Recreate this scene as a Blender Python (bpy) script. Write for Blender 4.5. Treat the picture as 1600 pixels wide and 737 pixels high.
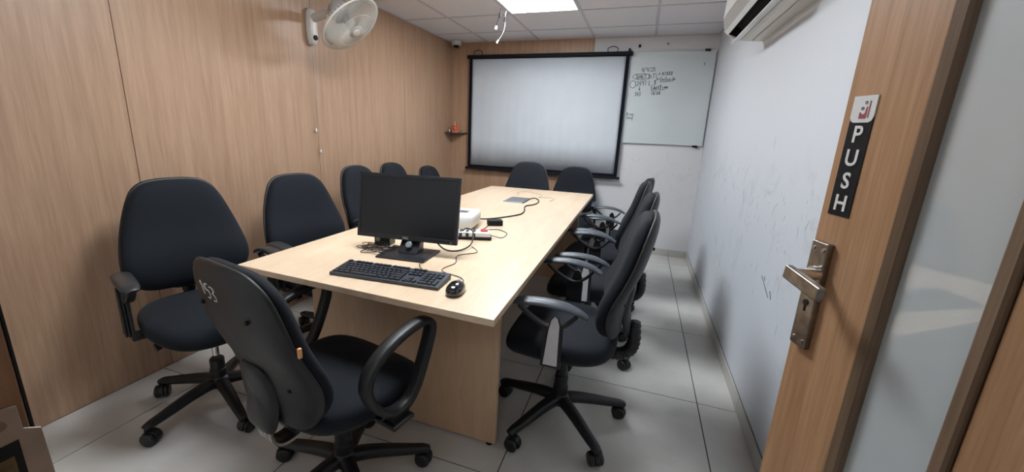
import bpy, bmesh, math, random
from mathutils import Vector, Matrix
random.seed(7)
for o in list(bpy.data.objects): bpy.data.objects.remove(o)
S = bpy.context.scene
COL = S.collection
PI = math.pi
# ------------------------------------------------------------------ camera
CAM_H = 1.3063
cd = bpy.data.cameras.new('camera'); cam = bpy.data.objects.new('camera', cd); COL.objects.link(cam)
cd.sensor_width = 36; cd.lens = 631.70 / 1600 * 36
cd.shift_x = 26.91 / 1600; cd.shift_y = -7.93 / 1600; cd.clip_start = 0.02
Rr = Vector((0.94086186, 0.33678267, 0.03682927)); Uu = Vector((-0.11586551, 0.21771244, 0.96911118)); Ff = Vector((-0.31836166, 0.91606699, -0.24385883))
m = Matrix.Identity(4)
for i in range(3): m[i][0] = Rr[i]; m[i][1] = Uu[i]; m[i][2] = -Ff[i]
m[2][3] = CAM_H
cam.matrix_world = m; S.camera = cam
# ------------------------------------------------------------------ world and exposure
w = bpy.data.worlds.new('world'); S.world = w; w.use_nodes = True
w.node_tree.nodes['Background'].inputs[0].default_value = (0.80, 0.88, 1.0, 1)
w.node_tree.nodes['Background'].inputs[1].default_value = 0.25
S.view_settings.view_transform = 'Standard'; S.view_settings.look = 'None'
S.view_settings.exposure = 0.0; S.view_settings.gamma = 1
PANEL_POWER = 42.0       # radiance of the LED ceiling panels
PANEL_COLOR = (0.90, 0.95, 1.0)
# ------------------------------------------------------------------ room numbers (metres)
XL, XR, YB, H = -2.278, 0.5965, 4.743, 2.28
YF = 0.135               # room face of the door wall
JX = -0.42               # left jamb
# ------------------------------------------------------------------ material helpers
def new_mat(name):
    m = bpy.data.materials.new(name); m.use_nodes = True
    nt = m.node_tree; b = nt.nodes['Principled BSDF']; return m, nt, b
def N(nt, t, **k):
    n = nt.nodes.new(t)
    for a, v in k.items(): setattr(n, a, v)
    return n
def mat(name, col, rough=.5, metal=0, coat=0, noise=0, nscale=40, bump=0, bscale=200, sheen=0, spec=.5, coat_rough=.05):
    m, nt, b = new_mat(name)
    b.inputs['Base Color'].default_value = (*col, 1); b.inputs['Roughness'].default_value = rough
    b.inputs['Metallic'].default_value = metal; b.inputs['Coat Weight'].default_value = coat
    b.inputs['Coat Roughness'].default_value = coat_rough
    b.inputs['Sheen Weight'].default_value = sheen; b.inputs['Specular IOR Level'].default_value = spec
    tc = N(nt, 'ShaderNodeTexCoord')
    if noise:
        n = N(nt, 'ShaderNodeTexNoise'); n.inputs['Scale'].default_value = nscale; n.inputs['Detail'].default_value = 4
        r = N(nt, 'ShaderNodeValToRGB')
        r.color_ramp.elements[0].position = .3; r.color_ramp.elements[1].position = .7
        r.color_ramp.elements[0].color = (*[c * (1 - noise) for c in col], 1)
        r.color_ramp.elements[1].color = (*[min(1, c * (1 + noise)) for c in col], 1)
        nt.links.new(tc.outputs['Object'], n.inputs['Vector']); nt.links.new(n.outputs['Fac'], r.inputs['Fac'])
        nt.links.new(r.outputs['Color'], b.inputs['Base Color'])
    if bump:
        n2 = N(nt, 'ShaderNodeTexNoise'); n2.inputs['Scale'].default_value = bscale; n2.inputs['Detail'].default_value = 3
        bp = N(nt, 'ShaderNodeBump'); bp.inputs['Strength'].default_value = bump; bp.inputs['Distance'].default_value = .002
        nt.links.new(tc.outputs['Object'], n2.inputs['Vector']); nt.links.new(n2.outputs['Fac'], bp.inputs['Height'])
        nt.links.new(bp.outputs['Normal'], b.inputs['Normal'])
    return m
def wood(name, c1, c2, stretch, scale=1, rough=.4, blotch=None, coat=0, fine=.35):
    # stretch: per-axis frequencies; the small one is the grain direction
    m, nt, b = new_mat(name)
    tc = N(nt, 'ShaderNodeTexCoord'); mp = N(nt, 'ShaderNodeMapping'); mp.inputs['Scale'].default_value = stretch
    nt.links.new(tc.outputs['Object'], mp.inputs['Vector'])
    n1 = N(nt, 'ShaderNodeTexNoise'); n1.inputs['Scale'].default_value = scale; n1.inputs['Detail'].default_value = 6; n1.inputs['Roughness'].default_value = .6; n1.inputs['Distortion'].default_value = .4
    n2 = N(nt, 'ShaderNodeTexNoise'); n2.inputs['Scale'].default_value = scale * 5; n2.inputs['Detail'].default_value = 4
    nt.links.new(mp.outputs[0], n1.inputs['Vector']); nt.links.new(mp.outputs[0], n2.inputs['Vector'])
    mx = N(nt, 'ShaderNodeMix'); mx.inputs[0].default_value = fine
    nt.links.new(n1.outputs['Fac'], mx.inputs[2]); nt.links.new(n2.outputs['Fac'], mx.inputs[3])
    r = N(nt, 'ShaderNodeValToRGB'); r.color_ramp.elements[0].position = .36; r.color_ramp.elements[1].position = .64
    r.color_ramp.elements[0].color = (*c1, 1); r.color_ramp.elements[1].color = (*c2, 1)
    nt.links.new(mx.outputs[0], r.inputs['Fac']); out = r.outputs['Color']
    if blotch:
        n3 = N(nt, 'ShaderNodeTexNoise'); n3.inputs['Scale'].default_value = 5; n3.inputs['Detail'].default_value = 3
        nt.links.new(tc.outputs['Object'], n3.inputs['Vector'])
        r3 = N(nt, 'ShaderNodeValToRGB'); r3.color_ramp.elements[0].position = .35; r3.color_ramp.elements[1].position = .7
        r3.color_ramp.elements[0].color = (*blotch, 1); r3.color_ramp.elements[1].color = (1, 1, 1, 1)
        mm = N(nt, 'ShaderNodeMix'); mm.data_type = 'RGBA'; mm.blend_type = 'MULTIPLY'; mm.inputs[0].default_value = 1
        nt.links.new(r3.outputs['Color'], mm.inputs[7]); nt.links.new(out, mm.inputs[6]); out = mm.outputs[2]
    nt.links.new(out, b.inputs['Base Color'])
    bp = N(nt, 'ShaderNodeBump'); bp.inputs['Strength'].default_value = .12; bp.inputs['Distance'].default_value = .001
    nt.links.new(mx.outputs[0], bp.inputs['Height']); nt.links.new(bp.outputs['Normal'], b.inputs['Normal'])
    b.inputs['Roughness'].default_value = rough; b.inputs['Coat Weight'].default_value = coat; b.inputs['Coat Roughness'].default_value = .25
    return m
def emit(name, col, s):
    m, nt, b = new_mat(name)
    b.inputs['Base Color'].default_value = (*col, 1); b.inputs['Emission Color'].default_value = (*col, 1); b.inputs['Emission Strength'].default_value = s
    return m
def paint(name, col, stains, zlo=.35, zhi=1.35, rough=.55):
    # wall paint with dark scuffs in the chair-back band and faint smears
    m, nt, b = new_mat(name); L = nt.links
    tc = N(nt, 'ShaderNodeTexCoord'); sp = N(nt, 'ShaderNodeSeparateXYZ'); L.new(tc.outputs['Object'], sp.inputs[0])
    def noise(scale, vec=None, detail=5, dist=0):
        n = N(nt, 'ShaderNodeTexNoise'); n.inputs['Scale'].default_value = scale; n.inputs['Detail'].default_value = detail; n.inputs['Distortion'].default_value = dist
        L.new(vec or tc.outputs['Object'], n.inputs['Vector']); return n.outputs['Fac']
    def ramp(v, a, c):
        r = N(nt, 'ShaderNodeMapRange'); r.inputs[1].default_value = a; r.inputs[2].default_value = c; r.clamp = True
        L.new(v, r.inputs[0]); return r.outputs[0]
    def mul(a, c):
        n = N(nt, 'ShaderNodeMath', operation='MULTIPLY'); L.new(a, n.inputs[0])
        if isinstance(c, float): n.inputs[1].default_value = c
        else: L.new(c, n.inputs[1])
        return n.outputs[0]
    mp = N(nt, 'ShaderNodeMapping'); mp.inputs['Scale'].default_value = (18, 18, 11); mp.inputs['Rotation'].default_value = (.5, 0, 0); L.new(tc.outputs['Object'], mp.inputs['Vector'])
    band = mul(ramp(sp.outputs[2], zhi, zhi - .35), ramp(sp.outputs[2], zlo - .2, zlo + .2))
    patch = ramp(noise(2.6), .48, .62)
    streak = ramp(noise(2.6, mp.outputs[0], 9, 1.6), .64, .72)
    smear = mul(ramp(noise(9, None, 6, 1), .5, .75), .35)
    add = N(nt, 'ShaderNodeMath', operation='ADD'); L.new(streak, add.inputs[0]); L.new(smear, add.inputs[1])
    fac = mul(mul(mul(add.outputs[0], patch), band), stains)
    mx = N(nt, 'ShaderNodeMix'); mx.data_type = 'RGBA'; L.new(fac, mx.inputs[0])
    mx.inputs[6].default_value = (*col, 1); mx.inputs[7].default_value = (.12, .12, .13, 1)
    L.new(mx.outputs[2], b.inputs['Base Color']); b.inputs['Roughness'].default_value = rough
    bp = N(nt, 'ShaderNodeBump'); bp.inputs['Strength'].default_value = .15; bp.inputs['Distance'].default_value = .003
    L.new(noise(30), bp.inputs['Height']); L.new(bp.outputs['Normal'], b.inputs['Normal'])
    return m
def stone(name, c1, c2, rough):
    m, nt, b = new_mat(name); L = nt.links
    tc = N(nt, 'ShaderNodeTexCoord')
    n = N(nt, 'ShaderNodeTexNoise'); n.inputs['Scale'].default_value = 3; n.inputs['Detail'].default_value = 8; n.inputs['Roughness'].default_value = .65
    L.new(tc.outputs['Object'], n.inputs['Vector'])
    r = N(nt, 'ShaderNodeValToRGB'); r.color_ramp.elements[0].position = .3; r.color_ramp.elements[1].position = .7
    r.color_ramp.elements[0].color = (*c1, 1); r.color_ramp.elements[1].color = (*c2, 1)
    L.new(n.outputs['Fac'], r.inputs['Fac']); L.new(r.outputs['Color'], b.inputs['Base Color'])
    rr = N(nt, 'ShaderNodeMapRange'); rr.inputs[3].default_value = rough * .8; rr.inputs[4].default_value = rough * 1.25
    L.new(n.outputs['Fac'], rr.inputs[0]); L.new(rr.outputs[0], b.inputs['Roughness'])
    return m
M = dict(
    wall_wood=wood('wall laminate', (.36, .222, .140), (.48, .315, .208), (1, 26, 1.1), 1.6, .42, blotch=(.88, .86, .84)),
    back_wood=wood('back wall laminate', (.36, .220, .137), (.475, .31, .20), (26, 1, 1.1), 1.6, .42, blotch=(.88, .86, .84)),
    door_wood=wood('door veneer', (.33, .18, .09), (.50, .295, .165), (30, 1, 1.3), 1.5, .38, blotch=(.9, .88, .85)),
    jamb_wood=wood('frame wood', (.20, .10, .05), (.29, .16, .085), (26, 26, 1.2), 1.5, .45),
    bead=wood('bead wood', (.13, .085, .055), (.21, .14, .09), (30, 30, 1.2), 1.5, .35),
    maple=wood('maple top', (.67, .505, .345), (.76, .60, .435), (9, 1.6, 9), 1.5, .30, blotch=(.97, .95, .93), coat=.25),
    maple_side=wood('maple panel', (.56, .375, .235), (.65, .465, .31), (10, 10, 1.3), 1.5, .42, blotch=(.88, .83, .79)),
    maple_edge=wood('maple edging', (.58, .42, .28), (.64, .48, .33), (2, 2, 12), 1.5, .4),
    right=paint('scuffed wall paint', (.60, .63, .67), .75),
    back=paint('back wall paint', (.64, .635, .645), .5, .5, 1.3),
    plain=mat('plain paint', (.68, .69, .70), .6, bump=.1, bscale=30),
    ceil=mat('ceiling tile', (.66, .66, .70), .8, noise=.03, nscale=60, bump=.3, bscale=260),
    tbar=mat('grid metal', (.46, .46, .49), .45),
    floor=stone('floor tile', (.50, .485, .455), (.60, .585, .555), .22),
    grout=mat('dark grout', (.06, .05, .045), .9, noise=.2),
    skirt=stone('skirting tile', (.42, .41, .38), (.50, .49, .46), .3),
    fabric=mat('black fabric', (.0062, .0088, .0135), .75, noise=.25, nscale=500, bump=.5, bscale=900, sheen=.04, spec=.22),
    plastic=mat('black plastic', (.008, .008, .009), .42, noise=.15, nscale=30, bump=.25, bscale=600),
    shell=mat('back shell plastic', (.0095, .0095, .0105), .45, noise=.15, nscale=20, bump=.3, bscale=500),
    pad=mat('worn arm pad', (.07, .082, .096), .36, noise=.2, nscale=25, bump=.2, bscale=300),
    post=mat('grey post cover', (.62, .61, .62), .45, noise=.06, nscale=20),
    chrome=mat('chrome', (.75, .75, .77), .15, 1),
    steel=mat('dull steel', (.42, .40, .38), .35, 1, noise=.15, nscale=30),
    gunmetal=mat('aged nickel', (.30, .27, .24), .32, 1, noise=.3, nscale=60),
    chalk=mat('chalk', (.65, .62, .55), .9),
    tagm=mat('orange tag', (.75, .38, .15), .6),
    black=mat('matt black', (.006, .006, .008), .55, noise=.1, spec=.2),
    navy=mat('screen border', (.006, .007, .013), .8, noise=.1, spec=.1),
    canvas=mat('screen canvas', (.53, .57, .61), .9, spec=.15, noise=.02, nscale=6),
    glassboard=mat('back painted glass board', (.55, .60, .615), .35, coat=1, noise=.01, nscale=4, coat_rough=.02),
    frost=mat('frosted door glass', (.50, .55, .565), .45, coat=1, noise=.02, nscale=3, coat_rough=.012),
    ink=mat('marker ink', (.02, .05, .07), .6),
    white=mat('white plastic', (.70, .71, .70), .35, noise=.02),
    cream=mat('cream plastic', (.60, .58, .53), .32, noise=.03, nscale=15),
    fangrey=mat('fan grey plastic', (.36, .345, .325), .35, noise=.05, nscale=15),
    monitor=mat('monitor plastic', (.012, .013, .016), .35, bump=.15, bscale=900),
    screen=mat('dark screen', (.006, .007, .009), .28, coat=0),
    key=mat('key plastic', (.022, .026, .034), .45),
    keybed=mat('keyboard body', (.035, .042, .055), .42),
    cable=mat('black cable', (.012, .012, .012), .5),
    greycable=mat('grey cable', (.35, .35, .33), .5),
    alu=mat('brushed aluminium', (.62, .64, .70), .3, 1, noise=.08, nscale=80),
    brass=mat('dull brass', (.16, .12, .06), .5, .8, noise=.4, nscale=90),
    padd=mat('dark arm pad', (.028, .029, .031), .36, noise=.2, nscale=25, bump=.2, bscale=300),
    scuff=mat('scuff mark', (.30, .31, .33), .7),
    scratch=mat('dark scratch', (.12, .12, .13), .7),
    red=mat('red plastic', (.55, .02, .03), .35),
    idol=mat('painted clay', (.62, .13, .07), .45, noise=.35, nscale=60),
    gold=mat('gilt paint', (.62, .40, .18), .35, .4, noise=.2),
    shelf=mat('dark glass shelf', (.03, .02, .03), .1, coat=1),
    maroon=mat('maroon print', (.28, .05, .07), .6),
    dark=mat('dark void', (.004, .004, .004), .9),
    lamp=emit('LED panel', PANEL_COLOR, PANEL_POWER),
    lampframe=mat('LED frame', (.75, .76, .78), .5),
    corridor=emit('corridor LED', (1, .96, .9), 5.0),
)
# ------------------------------------------------------------------ mesh helpers
def link(name, bm, material, parent=None, smooth=False, bevel=0, sub=0, seg=2, loc=None, rot=None):
    me = bpy.data.meshes.new(name); bmesh.ops.recalc_face_normals(bm, faces=bm.faces); bm.to_mesh(me); bm.free()
    me.materials.append(M[material] if isinstance(material, str) else material)
    o = bpy.data.objects.new(name, me); COL.objects.link(o)
    if parent: o.parent = parent
    if loc is not None: o.location = loc
    if rot is not None: o.rotation_euler = rot
    if smooth:
        for p in me.polygons: p.use_smooth = True
    if bevel:
        b = o.modifiers.new('bevel', 'BEVEL'); b.width = bevel; b.segments = seg; b.limit_method = 'ANGLE'; b.angle_limit = math.radians(40)
        for p in me.polygons: p.use_smooth = True
        b.harden_normals = True
    if sub:
        s = o.modifiers.new('sub', 'SUBSURF'); s.levels = sub; s.render_levels = sub
    return o
def box(bm, x0, x1, y0, y1, z0, z1, mx=None):
    vs = [bm.verts.new((x, y, z)) for x in (x0, x1) for y in (y0, y1) for z in (z0, z1)]
    for f in ((0, 1, 3, 2), (4, 6, 7, 5), (0, 4, 5, 1), (2, 3, 7, 6), (0, 2, 6, 4), (1, 5, 7, 3)): bm.faces.new([vs[i] for i in f])
    if mx is not None:
        for v in vs: v.co = mx @ v.co
    return vs
def B(*a):
    bm = bmesh.new(); box(bm, *a); return bm
def prism(bm, pts, a0, a1, fn):
    # pts 2-D outline, extruded between a0 and a1; fn(p, a) -> xyz
    A = [bm.verts.new(fn(p, a0)) for p in pts]; C = [bm.verts.new(fn(p, a1)) for p in pts]
    n = len(pts)
    for i in range(n): bm.faces.new((A[i], A[(i + 1) % n], C[(i + 1) % n], C[i]))
    bm.faces.new(A[::-1]); bm.faces.new(C)
def catmull(P, n=8, closed=False):
    P = [Vector(p) for p in P]; out = []
    k = len(P); rng = range(k if closed else k - 1)
    for i in rng:
        p0 = P[(i - 1) % k] if closed or i > 0 else P[0]; p1 = P[i]; p2 = P[(i + 1) % k]
        p3 = P[(i + 2) % k] if closed or i + 2 < k else P[-1]
        for j in range(n):
            t = j / n
            out.append(.5 * ((2 * p1) + (p2 - p0) * t + (2 * p0 - 5 * p1 + 4 * p2 - p3) * t * t + (3 * p1 - p0 - 3 * p2 + p3) * t ** 3))
    if not closed: out.append(P[-1])
    return out
def sweep(bm, path, prof, closed=False, up=Vector((0, 0, 1)), scales=None, cap=True):
    # sweep the 2-D profile (a across, b along up-ish) along path
    n = len(path); rings = []
    for i, p in enumerate(path):
        a = path[(i - 1) % n] if closed or i > 0 else path[0]; b = path[(i + 1) % n] if closed or i < n - 1 else path[-1]
        t = (b - a).normalized(); s = t.cross(up)
        if s.length < 1e-4: s = t.cross(Vector((0, 1, 0)))
        s.normalize(); u = s.cross(t).normalized(); k = scales[i] if scales else 1
        rings.append([bm.verts.new(p + s * (q[0] * k) + u * (q[1] * k)) for q in prof])
    m_ = len(prof)
    for i in range(n if closed else n - 1):
        A, C = rings[i], rings[(i + 1) % n]
        for j in range(m_): bm.faces.new((A[j], A[(j + 1) % m_], C[(j + 1) % m_], C[j]))
    if not closed and cap: bm.faces.new(rings[0][::-1]); bm.faces.new(rings[-1])
def circ(r, n=8, ry=None): return [(r * math.cos(2 * PI * i / n), (ry or r) * math.sin(2 * PI * i / n)) for i in range(n)]
def tube(bm, pts, r, n=8, smooth_n=6, closed=False, up=Vector((0, 0, 1))):
    path = catmull(pts, smooth_n, closed) if smooth_n else [Vector(p) for p in pts]
    sweep(bm, path, circ(r, n), closed, up)
def lathe(bm, prof, n=24, mx=None):
    # prof: (radius, height) around local z
    rings = []; mx = mx or Matrix.Identity(4)
    for r, z in prof:
        if r < 1e-6: rings.append([bm.verts.new(mx @ Vector((0, 0, z)))])
        else: rings.append([bm.verts.new(mx @ Vector((r * math.cos(2 * PI * i / n), r * math.sin(2 * PI * i / n), z))) for i in range(n)])
    for A, C in zip(rings, rings[1:]):
        for j in range(n):
            a0, a1 = A[j % len(A)], A[(j + 1) % len(A)]; c0, c1 = C[j % len(C)], C[(j + 1) % len(C)]
            f = []
            for v in (a0, a1, c1, c0):
                if v not in f: f.append(v)
            if len(f) > 2: bm.faces.new(f)
def cyl(bm, p0, p1, r, n=16, r2=None):
    p0, p1 = Vector(p0), Vector(p1); d = p1 - p0
    mx = Matrix.Translation(p0) @ d.to_track_quat('Z', 'Y').to_matrix().to_4x4()
    lathe(bm, [(0, 0), (r, 0), (r if r2 is None else r2, d.length), (0, d.length)], n, mx)
def pillow(bm, outline, prof, fn, ctr=(0, 0)):
    # outline [(a,b)], prof [(scale, offset)] first and last closed to the centre; fn(a,b,off)->xyz
    rings = []
    for s, off in prof: rings.append([bm.verts.new(fn(ctr[0] + (a - ctr[0]) * s, ctr[1] + (b - ctr[1]) * s, off)) for a, b in outline])
    n = len(outline)
    for A, C in zip(rings, rings[1:]):
        for j in range(n): bm.faces.new((A[j], A[(j + 1) % n], C[(j + 1) % n], C[j]))
    for R_, off in ((rings[0], prof[0][1]), (rings[-1], prof[-1][1])):
        c = bm.verts.new(fn(ctr[0], ctr[1], off))
        for j in range(n): bm.faces.new((R_[j], R_[(j + 1) % n], c))
def text_mesh(name, s, size, material, parent, mx, extrude=.0004, bold=0, align='CENTER'):
    cu = bpy.data.curves.new(name, 'FONT'); cu.body = s; cu.size = size; cu.extrude = extrude; cu.offset = bold; cu.align_x = align; cu.align_y = 'CENTER'; cu.resolution_u = 4
    t = bpy.data.objects.new('tmp', cu); COL.objects.link(t); bpy.context.view_layer.update()
    me = bpy.data.meshes.new_from_object(t.evaluated_get(bpy.context.evaluated_depsgraph_get())); bpy.data.objects.remove(t)
    me.transform(mx); me.materials.clear(); me.materials.append(M[material]); me.name = name
    o = bpy.data.objects.new(name, me); COL.objects.link(o); o.parent = parent; return o
def thing(name, label, cat, loc=(0, 0, 0), rz=0, group=None):
    o = bpy.data.objects.new(name, None); COL.objects.link(o); o.empty_display_size = .1
    o.location = loc; o.rotation_euler = (0, 0, rz); o['label'] = label; o['category'] = cat
    if group: o['group'] = group
    return o
def tag(o, label, cat, group=None):
    o['label'] = label; o['category'] = cat
    if group: o['group'] = group
    return o
def structure(name, label=None):
    o = bpy.data.objects.new(name, None); COL.objects.link(o); o['kind'] = 'structure'
    if label: o['label'] = label
    return o
def struct(name, bm, material, **k):
    o = link(name, bm, material, **k); o['kind'] = 'structure'; return o

# ================================================================== SETTING
# floor: dark bed with 0.8 m tiles standing proud of the joints
fl = struct('floor', B(XL - .1, XR + .1, -1.5, YB + .1, -.06, -.0025), 'grout')
xs = [XL, -1.987, -1.187, -.387, .4126, XR]; ys = [-1.4, -1.17, -.37, .43, 1.23, 2.03, 2.83, 3.63, 4.43, YB]
for i in range(len(xs) - 1):
    for j in range(len(ys) - 1):
        g = .0022
        link('tile', B(xs[i] + g, xs[i + 1] - g, ys[j] + g, ys[j + 1] - g, -.012, 0), 'floor', fl, bevel=.0008, seg=1)
# left wall of laminate sheets
wl = struct('wall_left', B(XL - .12, XL - .012, -1.5, YB + .1, -.02, H + .05), 'dark')
ws = [-1.4, .074, 1.274, 2.470, 3.670, YB]
for a, b in zip(ws, ws[1:]): link('wood_panel', B(XL - .012, XL, a + .0013, b - .0013, 0, H), 'wall_wood', wl, bevel=.0008, seg=1)
# back wall: painted on the right, laminate sheets on the left
wb = struct('wall_back', B(XL - .1, XR + .1, YB, YB + .12, -.02, H + .05), 'back')
for a, b in ((XL, -1.43), (-1.43, -.598)): link('wood_panel', B(a + .001, b - .001, YB - .014, YB, 0, H), 'back_wood', wb, bevel=.0008, seg=1)
wr = struct('wall_right', B(XR, XR + .12, -1.5, YB + .1, -.02, H + .05), 'right')
# skirting tiles
br = struct('baseboard_right', B(XR - .004, XR, YF, YB, 0, .074), 'grout')
for a, b in zip(ys[3:], ys[4:]): link('skirting_tile', B(XR - .011, XR - .003, max(a, YF) + .001, b - .001, .0005, .075), 'skirt', br, bevel=.0015, seg=1)
bb = struct('baseboard_back', B(-.59, XR - .012, YB - .004, YB, 0, .074), 'grout')
for a, b in ((-.59, -.387), (-.387, .4126), (.4126, XR - .012)): link('skirting_tile', B(a + .001, b - .001, YB - .011, YB - .003, .0005, .075), 'skirt', bb, bevel=.0015, seg=1)
# door wall behind and beside the camera
bm = bmesh.new(); box(bm, XL, JX - .05, -.02, YF, 0, H); box(bm, .59, XR, -.02, YF, 0, H); box(bm, JX - .05, .59, -.02, YF, 2.12, H)
struct('wall_front', bm, 'plain')
struct('wall_corridor', B(XL, XR, -1.5, -1.4, 0, H), 'plain')
# ceiling: grid of T-bars and tiles
ce = struct('ceiling', B(XL - .1, XR + .1, -1.5, YB + .1, H + .035, H + .08), 'dark')
P_ = .6062
cx = [XL, -1.8163, -1.2101, -.6040, .0022, XR]; cy = [3.6837 + P_ * k for k in range(-8, 2)]; cy = [-1.4] + cy + [YB]
LIGHTS = {(2, 3.0775), (2, 1.2589)}
def is_light(i, y): return any(i == a and abs(y - b) < .01 for a, b in LIGHTS)
for i in range(len(cx) - 1):
    for j in range(len(cy) - 1):
        if is_light(i, cy[j]): continue
        g = .0095
        link('ceiling_tile', B(cx[i] + g, cx[i + 1] - g, cy[j] + g, cy[j + 1] - g, H + .002, H + .016), 'ceil', ce, bevel=.002, seg=1)
for x in cx[1:-1]: link('grid_bar', B(x - .012, x + .012, -1.4, YB, H - .001, H + .004), 'tbar', ce)
for y in cy[1:-1]:
    for a, b in zip(cx, cx[1:]): link('grid_bar', B(a + (.012 if a > XL else 0), b - (.012 if b < XR else 0), y - .010, y + .010, H - .001, H + .004), 'tbar', ce)
for x0, x1, y0, y1 in ((XL, XL + .018, -1.4, YB), (XR - .018, XR, -1.4, YB)): link('wall_angle', B(x0, x1, y0, y1, H - .002, H + .003), 'tbar', ce)
link('wall_angle', B(XL + .018, XR - .018, YB - .02, YB, H - .002, H + .003), 'tbar', ce)
for (i, y), lb in zip(sorted(LIGHTS, key=lambda t: -t[1]), ('square white LED ceiling panel in front of the projection screen', 'square white LED ceiling panel over the near half of the table')):
    t = thing('ceiling_light', lb, 'light', ((cx[i] + cx[i + 1]) / 2, y + P_ / 2, H))
    r = P_ / 2 - .012
    link('diffuser', B(-r + .012, r - .012, -r + .012, r - .012, .002, .006), 'lamp', t)
    bm = bmesh.new(); box(bm, -r, r, -r, -r + .012, 0, .012); box(bm, -r, r, r - .012, r, 0, .012); box(bm, -r, -r + .012, -r + .012, r - .012, 0, .012); box(bm, r - .012, r, -r + .012, r - .012, 0, .012)
    link('frame', bm, 'lampframe', t)
t = thing('ceiling_light', 'square ceiling panel in the corridor outside the door', 'light', (.0, -.8, H))
link('diffuser', B(-.26, .26, -.26, .26, -.012, -.004), 'corridor', t); link('frame', B(-.28, .28, -.28, .28, -.0035, .0), 'lampframe', t)
# left door jamb with strike plate
jb = structure('trim_1'); jb.name = 'trim_1'
link('jamb', B(JX - .048, JX, -.02, YF - .0018, 0, 2.12), 'jamb_wood', jb, bevel=.002)
link('jamb', B(.542, .588, -.02, YF - .006, 0, 2.12), 'jamb_wood', jb, bevel=.002)
link('head', B(JX, .54, -.02, YF - .006, 2.08, 2.118), 'jamb_wood', jb, bevel=.002)
link('rubber_seal', B(JX - .020, JX - .0005, YF - .0016, YF, 0, 2.08), 'dark', jb)
bm = bmesh.new()
pl = [(.105, .90), (.105, 1.098), (.128, 1.093), (.1285, 1.073), (.1375, 1.067), (.139, .985), (.1285, .980), (.1285, .90)]
hole = None
prism(bm, pl, JX + .0002, JX + .0022, lambda p, a: (a, p[0], p[1]))
sp_ = link('strike_plate', bm, 'steel', jb, bevel=.0006)
link('latch_hole', B(JX + .0021, JX + .0026, .109, .1245, .985, 1.066), 'dark', sp_)
link('screw', (lambda b: (cyl(b, (JX + .002, .117, 1.082), (JX + .0032, .117, 1.082), .004, 12), b)[1])(bmesh.new()), 'gunmetal', sp_)
link('latch_tongue', B(JX + .0024, JX + .0032, .110, .120, .992, 1.055), 'brass', sp_)

# ================================================================== DOOR (open, hinged on the right)
dr = structure('door_1'); dr.location = (.29, .80, 0); dr.rotation_euler = (0, 0, math.atan2(-.95463, .29779))
# local x: latch -> hinge, local -y: visible face, z up.  DW wide
DW, DT, DH = .80, .038, 2.07
z0, z1 = .16, 1.92
link('stile', B(0, .130, 0, DT, .006, DH), 'door_wood', dr, bevel=.003)
link('stile', B(.276, DW, 0, DT, .006, DH), 'door_wood', dr, bevel=.003)
link('rail', B(.1303, .2757, .001, DT - .001, .006, z0), 'door_wood', dr)
link('rail', B(.1303, .2757, .001, DT - .001, z1, DH), 'door_wood', dr)
link('glass_pane', B(.1312, .2748, .008, .014, z0 + .002, z1 - .002), 'frost', dr)
def bead_bm(xa, xb):
    # moulding profile running up the edge, high at the stile side
    bm = bmesh.new(); s = 1 if xb > xa else -1
    pr_ = [(xa, -.003), (xa + s * .003, -.0055), (xa + s * .016, -.0035), (xa + s * .0195, .000), (xa + s * .020, .0075), (xa, .0075)]
    prism(bm, pr_, z0, z1, lambda p, a: (p[0], p[1], a)); return bm
link('glazing_bead', bead_bm(.1315, .16), 'bead', dr); link('glazing_bead', bead_bm(.2745, .24), 'bead', dr)
bm = bmesh.new(); box(bm, .151, .255, -.003, .0075, z0 + .0025, z0 + .02); link('glazing_bead', bm, 'bead', dr)
bm = bmesh.new(); box(bm, .151, .255, -.003, .0075, z1 - .02, z1 - .0025); link('glazing_bead', bm, 'bead', dr)
# handle set
M['frost'].node_tree.nodes['Principled BSDF'].inputs['Coat IOR'].default_value = 1.75
hp = link('handle_plate', B(.0115, .046, -.011, -.0002, .966, 1.150), 'gunmetal', dr, bevel=.0022)
for sx, sz in ((.019, 1.138), (.039, 1.138), (.019, .978), (.039, .978)):
    bm = bmesh.new(); cyl(bm, (sx, -.0105, sz), (sx, -.0128, sz), .0032, 12); link('screw', bm, 'steel', hp)
bm = bmesh.new(); cyl(bm, (.029, -.0105, 1.045), (.029, -.0122, 1.045), .0055, 14); cyl(bm, (.029, -.0121, 1.045), (.029, -.0126, 1.045), .0025, 10); box(bm, .0275, .0305, -.0122, -.0112, 1.03, 1.045)
link('keyhole', bm, 'dark', hp)
hl = link('lever_handle', (lambda b: (box(b, -.012, .068, -.062, -.050, -.013, .010, Matrix.Translation((.045, 0, 1.100)) @ Matrix.Rotation(.14, 4, 'Y')), b)[1])(bmesh.new()), 'gunmetal', dr, bevel=.003)
bm = bmesh.new(); cyl(bm, (.040, -.0105, 1.099), (.040, -.0495, 1.099), .0085, 20); cyl(bm, (.034, -.0112, 1.099), (.034, -.018, 1.099), .0115, 20); link('spindle', bm, 'chrome', hl)
# PUSH sign
sg = link('push_sign', B(.0165, .0575, -.0012, -.0002, 1.195, 1.345), 'black', dr)
bm = bmesh.new()
ol = [(.0165, 1.3735), (.0165, 1.343), (.019, 1.338), (.024, 1.3355), (.050, 1.3355), (.055, 1.338), (.0575, 1.343), (.0575, 1.3735)]
prism(bm, ol, -.0018, -.0003, lambda p, a: (p[0], a, p[1])); lb = link('sign_label', bm, 'white', dr)
RX = Matrix.Rotation(PI / 2, 4, 'X')
for k, ch in enumerate('PUSH'):
    text_mesh('letter', ch, .034, 'white', sg, Matrix.Translation((.037, -.0017, 1.3175 - k * .0345)) @ RX, .0003, .0006)
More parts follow.
